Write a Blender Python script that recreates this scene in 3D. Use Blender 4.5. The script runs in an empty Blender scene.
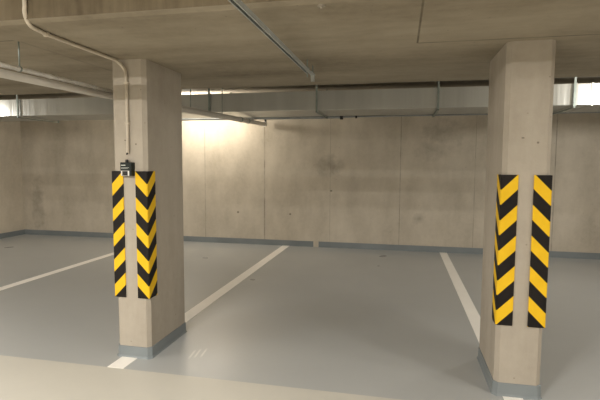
import bpy, bmesh, math, random
from mathutils import Vector, Matrix
random.seed(4)
C = bpy.context.scene.collection
SC = bpy.context.scene
PI = math.pi

# ------------------------------------------------------------------ materials
def new_mat(name):
    m = bpy.data.materials.new(name); m.use_nodes = True
    nt = m.node_tree
    return m, nt, nt.nodes['Principled BSDF']

class G:
    """small node-graph helper"""
    def __init__(s, nt): s.nt = nt; s.N = nt.nodes; s.L = nt.links
    def node(s, t, **kw):
        n = s.N.new(t)
        for k, v in kw.items(): setattr(n, k, v)
        return n
    def put(s, sock, v):
        if isinstance(v, bpy.types.NodeSocket): s.L.new(v, sock)
        else: sock.default_value = v
    def math(s, op, a, b=None, c=None, clamp=False):
        n = s.node('ShaderNodeMath', operation=op, use_clamp=clamp)
        s.put(n.inputs[0], a)
        if b is not None: s.put(n.inputs[1], b)
        if c is not None: s.put(n.inputs[2], c)
        return n.outputs[0]
    def mix(s, f, a, b, mode='MIX'):
        n = s.node('ShaderNodeMix', data_type='RGBA', blend_type=mode)
        s.put(n.inputs[0], f)
        s.put(n.inputs[6], a if isinstance(a, bpy.types.NodeSocket) else (*a, 1))
        s.put(n.inputs[7], b if isinstance(b, bpy.types.NodeSocket) else (*b, 1))
        return n.outputs[2]
    def co(s, scale=(1, 1, 1), loc=(0, 0, 0), kind='Object'):
        t = s.node('ShaderNodeTexCoord'); m = s.node('ShaderNodeMapping')
        s.L.new(t.outputs[kind], m.inputs[0])
        m.inputs['Scale'].default_value = scale; m.inputs['Location'].default_value = loc
        return m.outputs[0]
    def noise(s, vec, scale, detail=4, rough=.55, lo=.3, hi=.7):
        n = s.node('ShaderNodeTexNoise'); s.L.new(vec, n.inputs['Vector'])
        n.inputs['Scale'].default_value = scale; n.inputs['Detail'].default_value = detail
        n.inputs['Roughness'].default_value = rough
        return s.remap(n.outputs[0], lo, hi)
    def remap(s, v, lo, hi, a=0., b=1.):
        n = s.node('ShaderNodeMapRange'); s.put(n.inputs[0], v)
        n.inputs[1].default_value = lo; n.inputs[2].default_value = hi
        n.inputs[3].default_value = a; n.inputs[4].default_value = b
        return n.outputs[0]
    def xyz(s):
        t = s.node('ShaderNodeTexCoord'); q = s.node('ShaderNodeSeparateXYZ')
        s.L.new(t.outputs['Object'], q.inputs[0]); return q.outputs
    def line(s, v, pos, w):       # 1 on the line v = pos, falling to 0 at distance w
        d = s.math('ABSOLUTE', s.math('SUBTRACT', v, pos))
        return s.remap(d, w * .35, w, 1, 0)
    def step(s, v, pos, soft=.01):
        return s.remap(v, pos - soft, pos + soft, 0, 1)
    def bump(s, bsdf, h, strength, dist):
        b = s.node('ShaderNodeBump'); s.put(b.inputs['Height'], h)
        b.inputs['Strength'].default_value = strength; b.inputs['Distance'].default_value = dist
        s.L.new(b.outputs[0], bsdf.inputs['Normal'])

def concrete(name, base, dark, streak=(1, 1, 1), amt=.5, joints=None, spots=None, rough=.8, loc=(0, 0, 0), bumpd=.004):
    m, nt, b = new_mat(name); g = G(nt)
    big = g.noise(g.co((1, 1, 1), loc), .9, 5, .6, .32, .68)
    st = g.noise(g.co(streak, loc), 1.6, 5, .6, .35, .7)
    fine = g.noise(g.co((1, 1, 1), loc), 16, 4, .7, .3, .7)
    f = g.math('ADD', g.math('MULTIPLY', big, .45), g.math('MULTIPLY', st, .55))
    col = g.mix(g.math('MULTIPLY', f, amt, clamp=True), base, dark)
    lighter = tuple(min(1, c * 1.12) for c in base)
    col = g.mix(g.math('MULTIPLY', fine, .22), col, lighter)
    h = g.math('ADD', g.math('MULTIPLY', fine, .4), st)
    mask = None
    if joints:
        mask = joints(g)
        brk = g.noise(g.co((1, 1, 1), loc), 5, 3, .6, .35, .6)
        mm = g.math('MULTIPLY', mask, g.math('MULTIPLY_ADD', brk, .5, .3), clamp=True)
        col = g.mix(mm, col, tuple(c * .55 for c in dark))
        h = g.math('SUBTRACT', h, mask)
    if spots:
        P = g.xyz()
        tot = None
        for (a0, c0, a1, c1, r, w) in spots:   # ellipse stains: axis index/centre pairs
            dx = g.math('SUBTRACT', P[a0], c0); dz = g.math('SUBTRACT', P[a1], c1)
            dz = g.math('MULTIPLY', dz, w)
            d = g.math('SQRT', g.math('ADD', g.math('MULTIPLY', dx, dx), g.math('MULTIPLY', dz, dz)))
            if r > .05:
                wob = g.noise(g.co((1, 1, 1), loc), 7, 4, .6, .3, .7)
                d = g.math('ADD', d, g.math('MULTIPLY', wob, r * .8))
                k = g.math('MULTIPLY', g.remap(d, r * .3, r * 1.4, 1, 0), .5)
            else:
                k = g.math('MULTIPLY', g.remap(d, r * .5, r, 1, 0), .8)
            tot = k if tot is None else g.math('MAXIMUM', tot, k)
        col = g.mix(tot, col, tuple(c * .45 for c in dark))
    # small air holes
    v = g.node('ShaderNodeTexVoronoi'); g.L.new(g.co((1, 1, 1), loc), v.inputs['Vector']); v.inputs['Scale'].default_value = 9
    hole = g.remap(v.outputs['Distance'], .03, .06, 1, 0)
    col = g.mix(g.math('MULTIPLY', hole, .5), col, tuple(c * .5 for c in dark))
    g.L.new(col, b.inputs['Base Color'])
    b.inputs['Roughness'].default_value = rough
    b.inputs['Specular IOR Level'].default_value = .25
    g.bump(b, h, .5, bumpd)
    return m

def wall_joints(g):
    P = g.xyz(); r = None
    for x, w in ((-3.7, .009), (-2.5, .017), (-1.25, .005), (0.0, .010), (1.25, .006), (2.5, .012), (3.7, .008)):
        l = g.line(P[0], x, w)
        r = l if r is None else g.math('MAXIMUM', r, l)
    return g.math('MULTIPLY', r, .75)
def soffit_joints(g):
    P = g.xyz()
    near = g.math('SUBTRACT', 1, g.step(P[1], 3.15)); right = g.step(P[0], .09)
    a = g.math('MULTIPLY', g.line(P[0], .09, .008), near)
    c = g.math('MULTIPLY', g.line(P[1], 3.15, .012), right)
    d = g.math('MULTIPLY', g.line(P[1], 3.84, .01), .25)
    e = g.math('MULTIPLY', g.line(P[0], 2.4, .012), 1.0)
    lf = g.math('SUBTRACT', 1, g.step(P[0], -2.45)); bk = g.step(P[1], 2.6)
    h1 = g.math('MULTIPLY', g.line(P[0], -2.44, .03), g.math('MULTIPLY', bk, .35)); h2 = g.math('MULTIPLY', g.line(P[1], 2.59, .014), lf)
    return g.math('MAXIMUM', g.math('MAXIMUM', g.math('MAXIMUM', a, c), g.math('MAXIMUM', h1, h2)), g.math('MAXIMUM', d, e))

CW = (.63, .57, .475); CD = (.34, .30, .235)
M_wall = concrete('wall_concrete', CW, CD, (1.3, .9, .5), .95, wall_joints,
    [(0, -3.03, 2, .61, .028, 1), (0, -2.0, 2, .60, .024, 1), (0, -1.23, 2, 1.05, .028, 1.4),
     (0, -1.25, 2, 1.5, .30, 1.3), (0, .55, 2, 1.8, .3, 1.5), (0, -7.5, 2, .6, .16, .22), (0, .7, 2, 2.1, .4, 1.5), (0, .35, 2, .6, .12, 1)])
M_side = concrete('side_wall_concrete', CW, CD, (.9, .9, .5), .8)
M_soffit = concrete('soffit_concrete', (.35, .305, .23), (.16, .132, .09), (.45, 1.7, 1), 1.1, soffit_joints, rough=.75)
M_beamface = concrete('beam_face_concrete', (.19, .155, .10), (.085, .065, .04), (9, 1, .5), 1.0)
M_slab = concrete('slab_concrete', (.46, .42, .35), (.33, .29, .23), (.4, 1.5, 1), .6)
M_pil = concrete('pillar_concrete', (.46, .415, .35), (.30, .262, .21), (2.6, 2.6, .5), .9, loc=(3, 1, 7),
    spots=[(0, -.03, 2, 1.72, .012, 2), (0, .06, 2, 1.69, .009, 1)])

def paint(name, col, rough, coatr=None, var=.12, bs=.1, bscale=3., spec=.5, joints=None):
    m, nt, b = new_mat(name); g = G(nt)
    n1 = g.noise(g.co(), 1.1, 4, .6, .3, .7); n2 = g.noise(g.co(), 22, 3, .6, .3, .7)
    c = g.mix(g.math('MULTIPLY', n1, 1.0), tuple(x * (1 - var) for x in col), tuple(min(1, x * (1 + var)) for x in col))
    c = g.mix(g.math('MULTIPLY', n2, .05), c, tuple(x * .75 for x in col))
    if joints: c = joints(g, c)
    g.L.new(c, b.inputs['Base Color'])
    g.L.new(g.remap(g.noise(g.co(), 2.5, 1, .5, .2, .8), 0, 1, rough * .94, rough * 1.07), b.inputs['Roughness'])
    b.inputs['Specular IOR Level'].default_value = spec
    h = g.math('ADD', g.noise(g.co(), bscale, 3, .5, 0, 1), 0.0)
    g.bump(b, h, bs, .002)
    return m

def painted_glints(g, c):
    # floor reflections painted into the coating colour as pale strokes beside the left pillar
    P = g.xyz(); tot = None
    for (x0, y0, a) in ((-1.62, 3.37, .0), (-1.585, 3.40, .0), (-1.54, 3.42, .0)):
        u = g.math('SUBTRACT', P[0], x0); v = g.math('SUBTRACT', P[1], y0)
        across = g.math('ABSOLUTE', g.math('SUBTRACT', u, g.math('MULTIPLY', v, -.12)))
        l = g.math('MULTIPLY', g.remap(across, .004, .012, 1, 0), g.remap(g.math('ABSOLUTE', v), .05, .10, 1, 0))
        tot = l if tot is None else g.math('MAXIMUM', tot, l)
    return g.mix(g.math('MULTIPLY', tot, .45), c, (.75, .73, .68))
M_bay = paint('grey_floor_coating', (.415, .425, .42), .29, var=.02, bs=1., bscale=2.2, spec=.55, joints=painted_glints)
M_aisle = paint('beige_floor_coating', (.56, .54, .48), .38, var=.025, bs=.14, bscale=3)
M_line = paint('white_line_paint', (.97, .93, .87), .4, var=.05)
M_skirt = paint('blue_grey_skirting_paint', (.20, .225, .235), .4, var=.15)

def plain(name, col, rough, metal=0., bs=0., bscale=40., streak=None, var=.1):
    m, nt, b = new_mat(name); g = G(nt)
    n = g.noise(g.co(streak or (1, 1, 1)), bscale * .3, 3, .6, .3, .7)
    c = g.mix(n, tuple(x * (1 - var) for x in col), tuple(min(1, x * (1 + var)) for x in col))
    g.L.new(c, b.inputs['Base Color'])
    b.inputs['Roughness'].default_value = rough; b.inputs['Metallic'].default_value = metal
    if bs: g.bump(b, g.noise(g.co(streak or (1, 1, 1)), bscale, 3, .6, .3, .7), bs, .01)
    return m
M_duct = plain('galvanised_sheet', (.50, .51, .49), .34, .7, .35, 3., (2.6, 1, .12), .12)
M_strap = plain('dull_galvanised_strap', (.26, .30, .28), .5, .6)
M_lag = plain('pale_pipe_jacket', (.56, .53, .48), .42, .15, .1, 12)
M_foil = plain('crinkled_foil', (.80, .78, .74), .35, .25, .9, 45)
M_gpipe = plain('grey_steel_pipe', (.30, .32, .33), .42, .5)
M_black = plain('black_fitting', (.008, .008, .008), .6)
M_conduit = plain('cream_plastic_conduit', (.50, .44, .35), .4)
M_rail = plain('galvanised_channel', (.36, .375, .36), .5, .35)
M_box = plain('dark_green_plastic', (.004, .009, .007), .7)
M_white = plain('off_white_plastic', (.72, .70, .66), .45)
M_label = plain('pale_printed_mark', (.55, .57, .52), .5)
M_rust = plain('dulled_zinc', (.26, .23, .18), .6, .2)

def stripe_mat():
    m, nt, b = new_mat('yellow_black_warning_stripes'); g = G(nt)
    uv = g.node('ShaderNodeUVMap'); uv.uv_map = 'UVMap'
    q = g.node('ShaderNodeSeparateXYZ'); g.L.new(uv.outputs[0], q.inputs[0])
    t = g.math('FRACT', g.math('DIVIDE', g.math('ADD', q.outputs[0], q.outputs[1]), .2))
    k = g.step(t, .5, .012)
    k2 = g.math('SUBTRACT', k, g.step(t, .988, .012))
    dirt = g.noise(g.co(), 9, 4, .6, .3, .7)
    yel = g.mix(dirt, (.76, .46, .012), (.84, .53, .02))
    blk = g.mix(dirt, (.007, .006, .006), (.014, .011, .010))
    g.L.new(g.mix(k2, blk, yel), b.inputs['Base Color'])
    b.inputs['Roughness'].default_value = .55; b.inputs['Specular IOR Level'].default_value = .22
    return m
M_stripe = stripe_mat()

# ------------------------------------------------------------------ mesh helpers
def link(name, bm, mats, parent=None, smooth=False, loc=None):
    me = bpy.data.meshes.new(name); bmesh.ops.recalc_face_normals(bm, faces=bm.faces[:])
    if smooth:
        for f in bm.faces: f.smooth = True
    bm.to_mesh(me); bm.free()
    o = bpy.data.objects.new(name, me); C.objects.link(o)
    for m in (mats if isinstance(mats, (list, tuple)) else [mats]): me.materials.append(m)
    if parent: o.parent = parent
    if loc: o.location = loc
    if smooth:
        try: me.set_sharp_from_angle(angle=math.radians(40))
        except Exception: pass
    return o
def empty(name, loc): 
    o = bpy.data.objects.new(name, None); C.objects.link(o); o.location = loc; o.empty_display_size = .1; return o
def tag(o, label, cat, group=None):
    o['label'] = label; o['category'] = cat
    if group: o['group'] = group
    return o
def struct(o): o['kind'] = 'structure'; return o
def box(bm, x0, x1, y0, y1, z0, z1, mi=0, bev=0.):
    r = bmesh.ops.create_cube(bm, size=1)
    for v in r['verts']:
        v.co = Vector(((x0 + x1) / 2 + v.co.x * (x1 - x0), (y0 + y1) / 2 + v.co.y * (y1 - y0), (z0 + z1) / 2 + v.co.z * (z1 - z0)))
    fs = {f for v in r['verts'] for f in v.link_faces}
    for f in fs: f.material_index = mi
    if bev:
        es = {e for v in r['verts'] for e in v.link_edges}
        bmesh.ops.bevel(bm, geom=list(es), offset=bev, segments=2, affect='EDGES', profile=.5)
    return bm
def prism(bm, prof, x0, x1, mi=None):
    """closed (y,z) profile extruded along x; mi(i) = material of side face i"""
    a = [bm.verts.new((x0, y, z)) for y, z in prof]; b = [bm.verts.new((x1, y, z)) for y, z in prof]
    n = len(prof)
    for i in range(n):
        f = bm.faces.new((a[i], a[(i + 1) % n], b[(i + 1) % n], b[i]))
        if mi: f.material_index = mi(i)
    bm.faces.new(a); bm.faces.new(b[::-1])
    return bm
def tube(bm, pts, r, n=16, rad=None):
    """tube through points; rad = optional radius per point"""
    pts = [Vector(p) for p in pts]; rings = []
    up = None
    for i, p in enumerate(pts):
        t = ((pts[i + 1] - p).normalized() if i < len(pts) - 1 else Vector()) + ((p - pts[i - 1]).normalized() if i else Vector())
        t.normalize()
        if up is None:
            up = t.orthogonal().normalized()
        up = (up - t * up.dot(t)).normalized(); s = t.cross(up)
        rr = rad[i] if rad else r
        rings.append([bm.verts.new(p + (up * math.cos(2 * PI * k / n) + s * math.sin(2 * PI * k / n)) * rr) for k in range(n)])
    for a, b in zip(rings, rings[1:]):
        for k in range(n): bm.faces.new((a[k], a[(k + 1) % n], b[(k + 1) % n], b[k]))
    bm.faces.new(rings[0][::-1]); bm.faces.new(rings[-1])
    return bm
def B(): return bmesh.new()
def arc(c, r, a0, a1, n, f):
    return [f(c, r, a0 + (a1 - a0) * i / n) for i in range(n + 1)]

# ------------------------------------------------------------------ the setting
YW = 8.372; XLW = -7.87; XR = 7.5; YB = -5.; YE = 3.01
ZS = 2.33; ZU = 2.92; ZR = 2.74
bm = B()
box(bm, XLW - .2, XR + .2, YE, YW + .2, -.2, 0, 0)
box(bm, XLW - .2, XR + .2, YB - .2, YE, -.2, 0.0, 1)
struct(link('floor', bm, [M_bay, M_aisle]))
BF = 2.255; BB = 4.61
def ceil(rec, BB=BB):
    p = [(YB - .2, ZU), (BF, ZU), (BF, ZS + .012), (BF + .045, ZS)]
    p += [(2.6, ZS), (2.602, ZS + rec), (BB, ZS + rec)] if rec else [(BB, ZS)]
    p += [(BB, ZR), (YW + .2, ZR), (YW + .2, 3.2), (YB - .2, 3.2)]
    return p
bm = B()
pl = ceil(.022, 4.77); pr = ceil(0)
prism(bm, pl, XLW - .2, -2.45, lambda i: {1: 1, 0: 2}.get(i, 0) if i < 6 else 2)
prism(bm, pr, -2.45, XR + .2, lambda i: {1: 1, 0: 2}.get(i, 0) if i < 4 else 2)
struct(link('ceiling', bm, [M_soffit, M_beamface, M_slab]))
bm = B(); box(bm, XLW, XR, YW, YW + .2, 0, ZR); struct(link('wall_back', bm, M_wall))
bm = B(); box(bm, XLW - .2, XLW, YB, YW + .2, 0, ZR); struct(link('wall_left', bm, M_side))
bm = B(); box(bm, XR, XR + .2, YB, YW + .2, 0, ZR); struct(link('wall_right', bm, M_side))
bm = B(); box(bm, XLW - .2, XR + .2, YB - .2, YB, 0, ZU); struct(link('wall_front', bm, M_side))
# painted skirting on the walls, with a short bare gap in the back one
SK = .105
bm = B(); box(bm, XLW + .008, -1.555, YW - .008, YW, 0, SK); box(bm, -1.455, XR, YW - .008, YW, 0, SK)
struct(link('baseboard_back', bm, M_skirt))
bm = B(); box(bm, XLW, XLW + .008, YB, YW, 0, SK); struct(link('baseboard_left', bm, M_skirt))

# parking bay lines
def line_obj(label, x, w, segs):
    bm = B()
    for y0, y1 in segs: box(bm, x - w / 2, x + w / 2, y0, y1, 0.0, .0025)
    return tag(link('parking_bay_line', bm, M_line), label, 'floor line', 'painted parking bay lines')
PY0 = 3.215; PY1 = 3.845
line_obj('white painted bay line furthest left, running in from the left edge of the photo', -4.745, .125, [(YE, YW - .01)])
line_obj('white painted bay line running back to the wall from under the left pillar', -2.075, .135, [(YE, PY0 - .008), (PY1 + .008, YW - .01)])
line_obj('white painted bay line reaching the wall just left of the right pillar', .765, .125, [(YE, PY0 - .008), (PY1 + .008, YW - .01)])

# ------------------------------------------------------------------ pillars
def pillar(x0, x1, label):
    cx = (x0 + x1) / 2; cy = (PY0 + PY1) / 2
    r = empty('concrete_pillar', (cx, cy, 0)); tag(r, label, 'pillar', 'square edged concrete pillars')
    hw = (x1 - x0) / 2; hd = (PY1 - PY0) / 2; c = .028
    prof = [(-hw + c, -hd), (hw - c, -hd), (hw, -hd + c), (hw, hd - c), (hw - c, hd), (-hw + c, hd), (-hw, hd - c), (-hw, -hd + c)]
    bm = B()
    lv = [0, .5, 1., 1.5, 2., ZS]
    rings = [[bm.verts.new((x, y, z)) for x, y in prof] for z in lv]
    for a, b in zip(rings, rings[1:]):
        for i in range(8): bm.faces.new((a[i], a[(i + 1) % 8], b[(i + 1) % 8], b[i]))
    bm.faces.new(rings[0][::-1]); bm.faces.new(rings[-1])
    link('shaft', bm, M_pil, r)
    # painted skirting wrapped around the foot, with a small cove at the floor
    bm = B()
    t = .006
    def ring(g_, z):
        k = 1
        return [bm.verts.new((x + math.copysign(g_, x), y + math.copysign(g_, y), z)) for x, y in prof]
    ro = [ring(.016, 0.0), ring(.008, .014), ring(.006, .088), ring(0.0, .09)]
    for a, b in zip(ro, ro[1:]):
        for i in range(8): bm.faces.new((a[i], a[(i + 1) % 8], b[(i + 1) % 8], b[i]))
    o = link('skirting', bm, M_skirt, r); o['label'] = 'blue-grey painted skirting band'
    return r
P1 = (-2.190, -1.902); P2 = (.649, .938)
pillar(*P1, 'concrete pillar on the left carrying the thin conduit and small black box')
pillar(*P2, 'concrete pillar on the right, nearer the edge, with no conduit or box')

# ------------------------------------------------------------------ corner guards
ZT = 1.483; ZB = .487
def guard(px, side, label, w=.113, d=.122):
    """px = pillar corner x, side = -1 left corner, +1 right corner. L-shaped, hollow behind."""
    t = .009
    cx = px + side * t
    r = B(); uv = r.loops.layers.uv.new('UVMap')
    # L outline in plan (u along front from the corner, v along depth)
    out = [(cx - side * w, PY0 - t), (cx - side * .006, PY0 - t), (cx, PY0 - t + .006), (cx, PY0 - t + d)]
    inn = [(px, PY0 - t + d), (px, PY0), (cx - side * w, PY0)]
    us = [w, .003, .003, d]
    lo = [r.verts.new((x, y, ZB)) for x, y in out + inn]; hi = [r.verts.new((x, y, ZT)) for x, y in out + inn]
    n = len(lo); uall = us + [d, 0, w]
    for i in range(n):
        j = (i + 1) % n
        f = r.faces.new((lo[i], lo[j], hi[j], hi[i]))
        for lp in f.loops:
            k = (lo.index(lp.vert) if lp.vert in lo else hi.index(lp.vert))
            lp[uv].uv = (uall[k], ZT - lp.vert.co.z)
    for ringv in (lo[::-1], hi):
        f = r.faces.new(ringv)
        for lp in f.loops:
            k = (lo.index(lp.vert) if lp.vert in lo else hi.index(lp.vert))
            lp[uv].uv = (uall[k], 0.02 if ringv is hi else ZT - ZB)
    base = Vector((cx, PY0, ZB))
    for v in r.verts: v.co -= base
    o = link('corner_guard', r, M_stripe, loc=base)
    return tag(o, label, 'corner guard', 'yellow and black corner guards on the pillars')
guard(P1[0], -1, 'black and yellow striped guard on the left corner of the left pillar', w=.100)
guard(P1[1], 1, 'black and yellow guard with V stripes on the right corner of the left pillar', w=.100)
guard(P2[0], -1, 'black and yellow striped guard on the left corner of the right pillar', w=.105)
guard(P2[1], 1, 'black and yellow striped guard on the right corner of the right pillar', w=.108)

# ------------------------------------------------------------------ small box on the left pillar
sx = -2.045; zt_ = 1.556
sb = empty('sensor_box', (sx, PY0 - .014, zt_ - .055))
tag(sb, 'small black-green sensor box on the left pillar between its two striped guards', 'sensor box')
bm = B(); box(bm, -.047, .047, -.04, .0135, -.012, .05, bev=.005); link('housing', bm, M_box, sb)
bm = B(); box(bm, -.038, .0, -.0415, -.0395, .024, .031); box(bm, -.038, .03, -.0415, -.0395, .008, .0105); box(bm, -.038, .02, -.0415, -.0395, .001, .003)
link('printed_label', bm, M_label, sb)['label'] = 'pale unreadable print on the dark cover'
bm = B(); box(bm, -.043, .045, -.036, .0135, -.055, -.012, bev=.003); link('lower_panel', bm, M_box, sb)
bm = B()
box(bm, -.041, .028, -.0375, -.035, -.052, -.014); o = link('window_surround', bm, M_white, sb); o['label'] = 'off-white frame around a black window'
bm = B(); box(bm, -.030, .016, -.0392, -.0365, -.050, -.017, bev=.001); w_ = link('sensor_window', bm, M_black, sb)
bm = B(); tube(bm, [(0, -.02, .048), (0, -.02, .066)], .012); tube(bm, [(0, -.02, .060), (0, -.02, .072)], .009); link('cable_gland', bm, M_black, sb)

# ------------------------------------------------------------------ thin conduit: down the beam face, under the soffit, down the pillar
cr = .0115
rt = empty('cable_conduit', (-2.07, BF, ZS)); rt.location = (0, 0, 0)
path = [(-2.045, BF - .014, 2.9), (-2.045, BF - .014, 2.44)]
path += [(-2.045 - .03 * i / 8, BF - .014 + .09 * (1 - math.cos(PI / 2 * i / 8)), ZS - .014 + .09 - .09 * math.sin(PI / 2 * i / 8)) for i in range(9)]
yb = PY0 - .014
path += [(-2.10, 2.46, ZS - .014), (-2.105, 2.9, ZS - .014)]
path += [(-2.108 + .06 * (i / 8), yb - .09 + .09 * math.sin(PI / 2 * i / 8), ZS - .014 - .09 + .09 * math.cos(PI / 2 * i / 8)) for i in range(0, 9)]
path += [(sx, yb, 2.1), (sx, yb - .004, 1.62)]
path = [path[0]] + [p for p in path[1:]]
bm = B(); tube(bm, path, cr, 12); link('pipe', bm, M_conduit, rt, smooth=True)
bm = B(); tube(bm, [(sx, yb - .004, 1.63), (sx, yb - .02, 1.612)], .006, 8); link('cable_tail', bm, M_black, rt)
for p, ax in (((-2.10, 2.46, ZS - .014), 'y'), ((sx, yb, 2.15), 'z'), ((sx, yb, 1.85), 'z')):
    bm = B()
    if ax == 'y': box(bm, p[0] - .017, p[0] + .017, p[1] - .009, p[1] + .009, p[2] - .013, ZS - .001, bev=.003)
    else: box(bm, p[0] - .017, p[0] + .017, p[1] - .013, PY0 - .001, p[2] - .009, p[2] + .009, bev=.003)
    link('saddle_clip', bm, M_conduit, rt)
tag(rt, 'thin cream conduit bending under the ceiling and down the left pillar', 'conduit')

# ------------------------------------------------------------------ two pipes at the left
def pz(y): 
    K = [(1.0, 2.08), (3.5, 2.115), (4.4, 2.145), (8.35, 2.268)]
    for a, b in zip(K, K[1:]):
        if y <= b[0]: return a[1] + (b[1] - a[1]) * (y - a[0]) / (b[0] - a[0])
PX = -2.45; pr_ = .037
lp = empty('drain_pipe', (PX, 1, 2.06)); lp.location = (0, 0, 0)
tag(lp, 'pale jacketed pipe passing behind the left pillar and ending near the back wall', 'pipe')
bm = B(); tube(bm, [(PX, y, pz(y)) for y in (1., 3.5, 4.42)], .027, 20); link('narrow_pipe', bm, M_lag, lp, smooth=True)
bm = B(); tube(bm, [(PX, y, pz(y)) for y in (4.4, 5., 6.5, 8.22)], pr_, 20); link('jacketed_pipe', bm, M_lag, lp, smooth=True)
bm = B(); tube(bm, [(-3.6, 1.2, 2.434), (-1.1, 1.2, 2.434)], .029, 16); tube(bm, [(PX, 1.2, pz(1.2) + .02), (PX, 1.2, 2.43)], .024, 14); link('shadow_pipe', bm, M_lag, lp, smooth=True)  # unseen pipe added to cast a shadow band on the left pillar
for y in (6.9, 7.25):
    bm = B(); tube(bm, [(PX, y - .018, pz(y) ), (PX, y + .018, pz(y))], pr_ + .006, 20); link('pipe_clamp', bm, M_strap, lp, smooth=True)
bm = B(); tube(bm, [(PX, 8.18, pz(8.18)), (PX, 8.24, pz(8.24))], pr_ + .009, 20); link('end_socket', bm, M_white, lp, smooth=True)
bm = B(); tube(bm, [(PX + .02, 8.2, pz(8.2) + .03), (PX + .02, 8.2, pz(8.2) + .09)], .02, 12); tube(bm, [(PX, 8.22, pz(8.22)), (PX, 8.255, pz(8.25))], pr_ - .004, 12); link('end_plug', bm, M_black, lp, smooth=True)
for y, z1 in ((5.15, ZR), (6.15, ZR)):
    bm = B(); tube(bm, [(PX, y, pz(y) + pr_ - .004), (PX, y, z1)], .006, 8); link('hanger_rod', bm, M_strap, lp)
fx = -2.45
fp = empty('foil_wrapped_pipe', (0, 0, 0)); tag(fp, 'thin crinkled foil-wrapped pipe running above the pale pipe at upper left', 'pipe')
bm = B(); pts = []; rads = []
y = 1.0
while y < 4.6:
    pts.append((fx, y, 2.142 + .005 * y)); rads.append(.015 + random.uniform(-.002, .002)); y += .035
tube(bm, pts, .02, 14, rads)
for v in bm.verts: v.co += Vector((random.uniform(-1, 1), 0, random.uniform(-1, 1))) * .0015
link('foil_pipe', bm, M_foil, fp, smooth=True)
bm = B(); tube(bm, [(fx, 2.62, 2.17), (fx, 2.62, ZS + .02)], .005, 8); link('hanger_rod', bm, M_strap, fp)
bm = B(); box(bm, fx - .04, fx - .002, 2.605, 2.635, ZS + .016, ZS + .022); link('ceiling_plate', bm, M_strap, fp)
bm = B(); tube(bm, [(fx, 2.614, 2.155), (fx, 2.626, 2.155)], .019, 16); link('pipe_clamp', bm, M_strap, fp)

# ------------------------------------------------------------------ ventilation duct
DY0, DY1, DZ0, DZ1 = 6.6, 7.48, 2.312, 2.585
du = empty('ventilation_duct', (0, 0, 0)); tag(du, 'long galvanised sheet metal duct hung along the top of the back wall', 'ventilation duct')
seams = [-7.9, -6.24, -4.2, -2.83, -1.19, .49, 2.17, 2.36, 3.87, 5.52, 7.4]
for a, b in zip(seams, seams[1:]):
    bm = B(); n = 4
    box(bm, a + .006, b - .006, DY0, DY1, DZ0, DZ1, bev=.004)
    # slightly pillowed sheet: cross-break by lifting the middle of each large face
    o = link('duct_section', bm, M_duct, du)
for s in seams[1:-1]:
    bm = B(); box(bm, s - .012, s + .012, DY0 - .006, DY1 + .006, DZ0 - .006, DZ1 + .006); link('seam_flange', bm, M_duct, du)
HX = []
for s in (-6.22, -4.2, -2.83, -1.19, .48, 2.15, 3.85, 5.5):
    t = .013; bm = B()
    f0, f1, z0 = DY0 - .02, DY1 + .02, DZ0 - .02
    for (a, b, c, d) in ((f0 - .012, f0, z0 - .01, ZR), (f1, f1 + .012, z0 - .01, ZR)):
        box(bm, s - t, s + t, a, b, c, d)
    box(bm, s - t, s + t, f0 - .012, f1 + .012, z0 - .016, z0 - .003)
    link('hanger_strap', bm, M_strap, du)

# ------------------------------------------------------------------ service pipe along the back wall
wp = empty('service_pipe', (0, 0, 0)); tag(wp, 'grey steel pipe with black coupling running along the rear edge under the duct', 'pipe')
WY = 7.56; WZ = 2.312
bm = B(); tube(bm, [(-4.4, WY, WZ), (-.96, WY, WZ - .006)], .026, 16); link('thick_pipe', bm, M_gpipe, wp, smooth=True)
bm = B(); tube(bm, [(-.95, WY, WZ - .006), (4.6, WY, WZ + .01)], .013, 12); link('thin_pipe', bm, M_gpipe, wp, smooth=True)
bm = B(); tube(bm, [(-.975, WY, WZ - .006), (-.93, WY, WZ - .006)], .042, 16); link('coupling', bm, M_black, wp, smooth=True)
bm = B(); tube(bm, [(-.73, WY, WZ - .006), (-.70, WY, WZ - .006)], .026, 12); link('coupling', bm, M_black, wp, smooth=True)
for x in (-3.6, -1.9, .1, 1.3, 2.55, 3.6):
    bm = B(); tube(bm, [(x, WY, WZ + (.028 if x < -1.05 else .010)), (x, WY, ZR)], .004, 8)
    link('hanger_rod', bm, M_strap, wp)
bm = B(); box(bm, 2.12, 2.18, WY - .045, WY + .03, WZ - .035, WZ + .04, bev=.008); link('junction_fitting', bm, M_black, wp)

# ------------------------------------------------------------------ slotted channel under the soffit
ra = empty('strut_channel', (0, 0, 0)); tag(ra, 'galvanised slotted channel hung under the ceiling in the middle bay', 'channel')
RX = -.715; RZ = 2.24
pf = [(-.0205, -.0205), (-.0205, .0205), (.0205, .0205), (.0205, -.0205), (.011, -.0205), (.011, -.014), (.017, -.018), (.017, .017), (-.017, .017), (-.017, -.018), (-.011, -.014), (-.011, -.0205)]
bm = B()
a = [bm.verts.new((RX + x * .68, .9, RZ + .006 + z * .68)) for x, z in pf]; b = [bm.verts.new((RX + x * .68 + .01, 3.56, RZ + .006 + z * .68)) for x, z in pf]
for i in range(len(pf)): bm.faces.new((a[i], a[(i + 1) % 12], b[(i + 1) % 12], b[i]))
bm.faces.new(a); bm.faces.new(b[::-1])
link('channel', bm, M_rail, ra)
for y, zl, z1 in ((3.48, 2.20, ZS), (3.70, 2.205, ZS), (1.3, 2.21, ZU)):
    bm = B(); tube(bm, [(RX + .012, y, zl), (RX + .012, y, z1)], .005, 8); ro = link('threaded_rod', bm, M_strap, ra)
    bm = B(); tube(bm, [(RX + .012, y, 2.2605), (RX + .012, y, 2.272)], .013, 6); tube(bm, [(RX + .012, y, 2.2605), (RX + .012, y, 2.264)], .019, 12); link('nut', bm, M_strap, ra)
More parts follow.
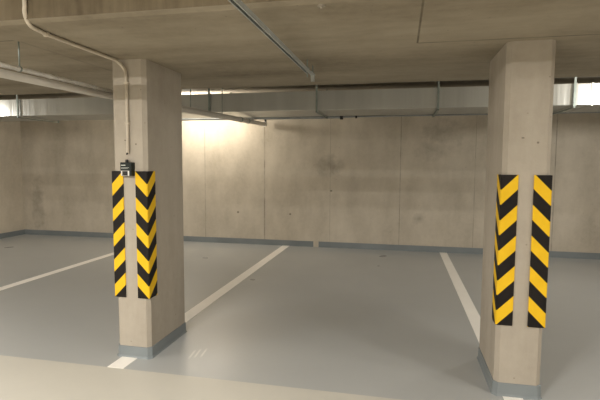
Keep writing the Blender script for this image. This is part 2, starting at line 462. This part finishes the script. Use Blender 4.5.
bm = B(); box(bm, RX - .006, RX + .03, 3.55, 3.72, 2.255, 2.2605); box(bm, RX - .002, RX + .026, 3.69, 3.715, 2.205, 2.258); link('end_bracket', bm, M_rail, ra)

# ------------------------------------------------------------------ fixing plate in the soffit near the top edge
bm = B(); tube(bm, [(0, 0, -.006), (0, 0, 0)], .02, 16); tube(bm, [(0, 0, -.016), (0, 0, -.006)], .007, 6)
tag(link('ceiling_anchor', bm, M_rust, loc=(-.40, 2.32, ZS)), 'small round metal anchor in the ceiling at the top of the photo', 'anchor')

# put each hung thing's empty at its own base instead of the world origin
for rr in (rt, lp, fp, du, wp, ra):
    kids = [o for o in C.objects if o.parent == rr]
    vs = [v.co for k in kids for v in k.data.vertices]
    b0 = Vector([(min(v[i] for v in vs) + max(v[i] for v in vs)) / 2 for i in range(2)] + [min(v[2] for v in vs)])
    for k in kids:
        for v in k.data.vertices: v.co -= b0
    rr.location = b0

# ------------------------------------------------------------------ lights
def area(name, loc, size, energy, col, rot=(0, 0, 0)):
    l = bpy.data.lights.new(name, 'AREA'); l.shape = 'RECTANGLE'; l.size, l.size_y = size; l.energy = energy; l.color = col
    o = bpy.data.objects.new(name, l); C.objects.link(o); o.location = loc; o.rotation_euler = rot; return o
def bulb(name, loc, energy, col, r=.05):
    l = bpy.data.lights.new(name, 'POINT'); l.energy = energy; l.color = col; l.shadow_soft_size = r
    o = bpy.data.objects.new(name, l); C.objects.link(o); o.location = loc; return o
W = (1., .955, .885)
# tubes behind the duct, hidden behind the left pillar
for x in (-4.0, -3.6, -3.2): bulb('duct_lamp', (x, 7.70, 2.385), 9, (1., .90, .76), .075)
bulb('duct_lamp', (-3.7, 7.76, 2.655), 3.5, W, .03)
# aisle lamps behind the camera
area('aisle_lamp', (-1.9, -.9, 2.80), (1.0, .04), 140, W)
area('aisle_lamp', (4.2, .5, 2.80), (1.3, .1), 60, W)
area('aisle_lamp', (-5.6, .5, 2.80), (1.3, .1), 50, W)
bulb('aisle_lamp', (4.6, 1.7, 2.46), 44, W, .06)
bulb('aisle_lamp', (-5.9, 1.7, 2.46), 30, W, .06)
# lamps in the recess between beam and duct
bulb('recess_lamp', (-7.2, 6.1, 2.38), 12, W, .06)
bulb('recess_lamp', (2.75, 6.0, 2.38), 26, W, .06)

w = bpy.data.worlds.new('world'); SC.world = w; w.use_nodes = True
w.node_tree.nodes['Background'].inputs[0].default_value = (1, .9, .75, 1)
w.node_tree.nodes['Background'].inputs[1].default_value = .02

# ------------------------------------------------------------------ camera
cam = bpy.data.cameras.new('camera'); co = bpy.data.objects.new('camera', cam); C.objects.link(co)
r = Vector((0.9772358782757786, 0.21209042066279774, 0.005262287871749904))
u = Vector((-0.021910728808913225, 0.0762233324493668, 0.9968500005283522))
f = Vector((-0.21102122683187566, 0.9742728863380068, -0.0791352309213745))
co.matrix_world = Matrix(((r.x, u.x, -f.x, 0), (r.y, u.y, -f.y, 0), (r.z, u.z, -f.z, 1.55), (0, 0, 0, 1)))
cam.sensor_width = 36; cam.lens = 27.7; cam.clip_start = .05
SC.camera = co
SC.view_settings.view_transform = 'Standard'; SC.view_settings.look = 'None'
SC.view_settings.gamma = 1; SC.view_settings.exposure = 1.2; SC.view_settings.use_curve_mapping = False
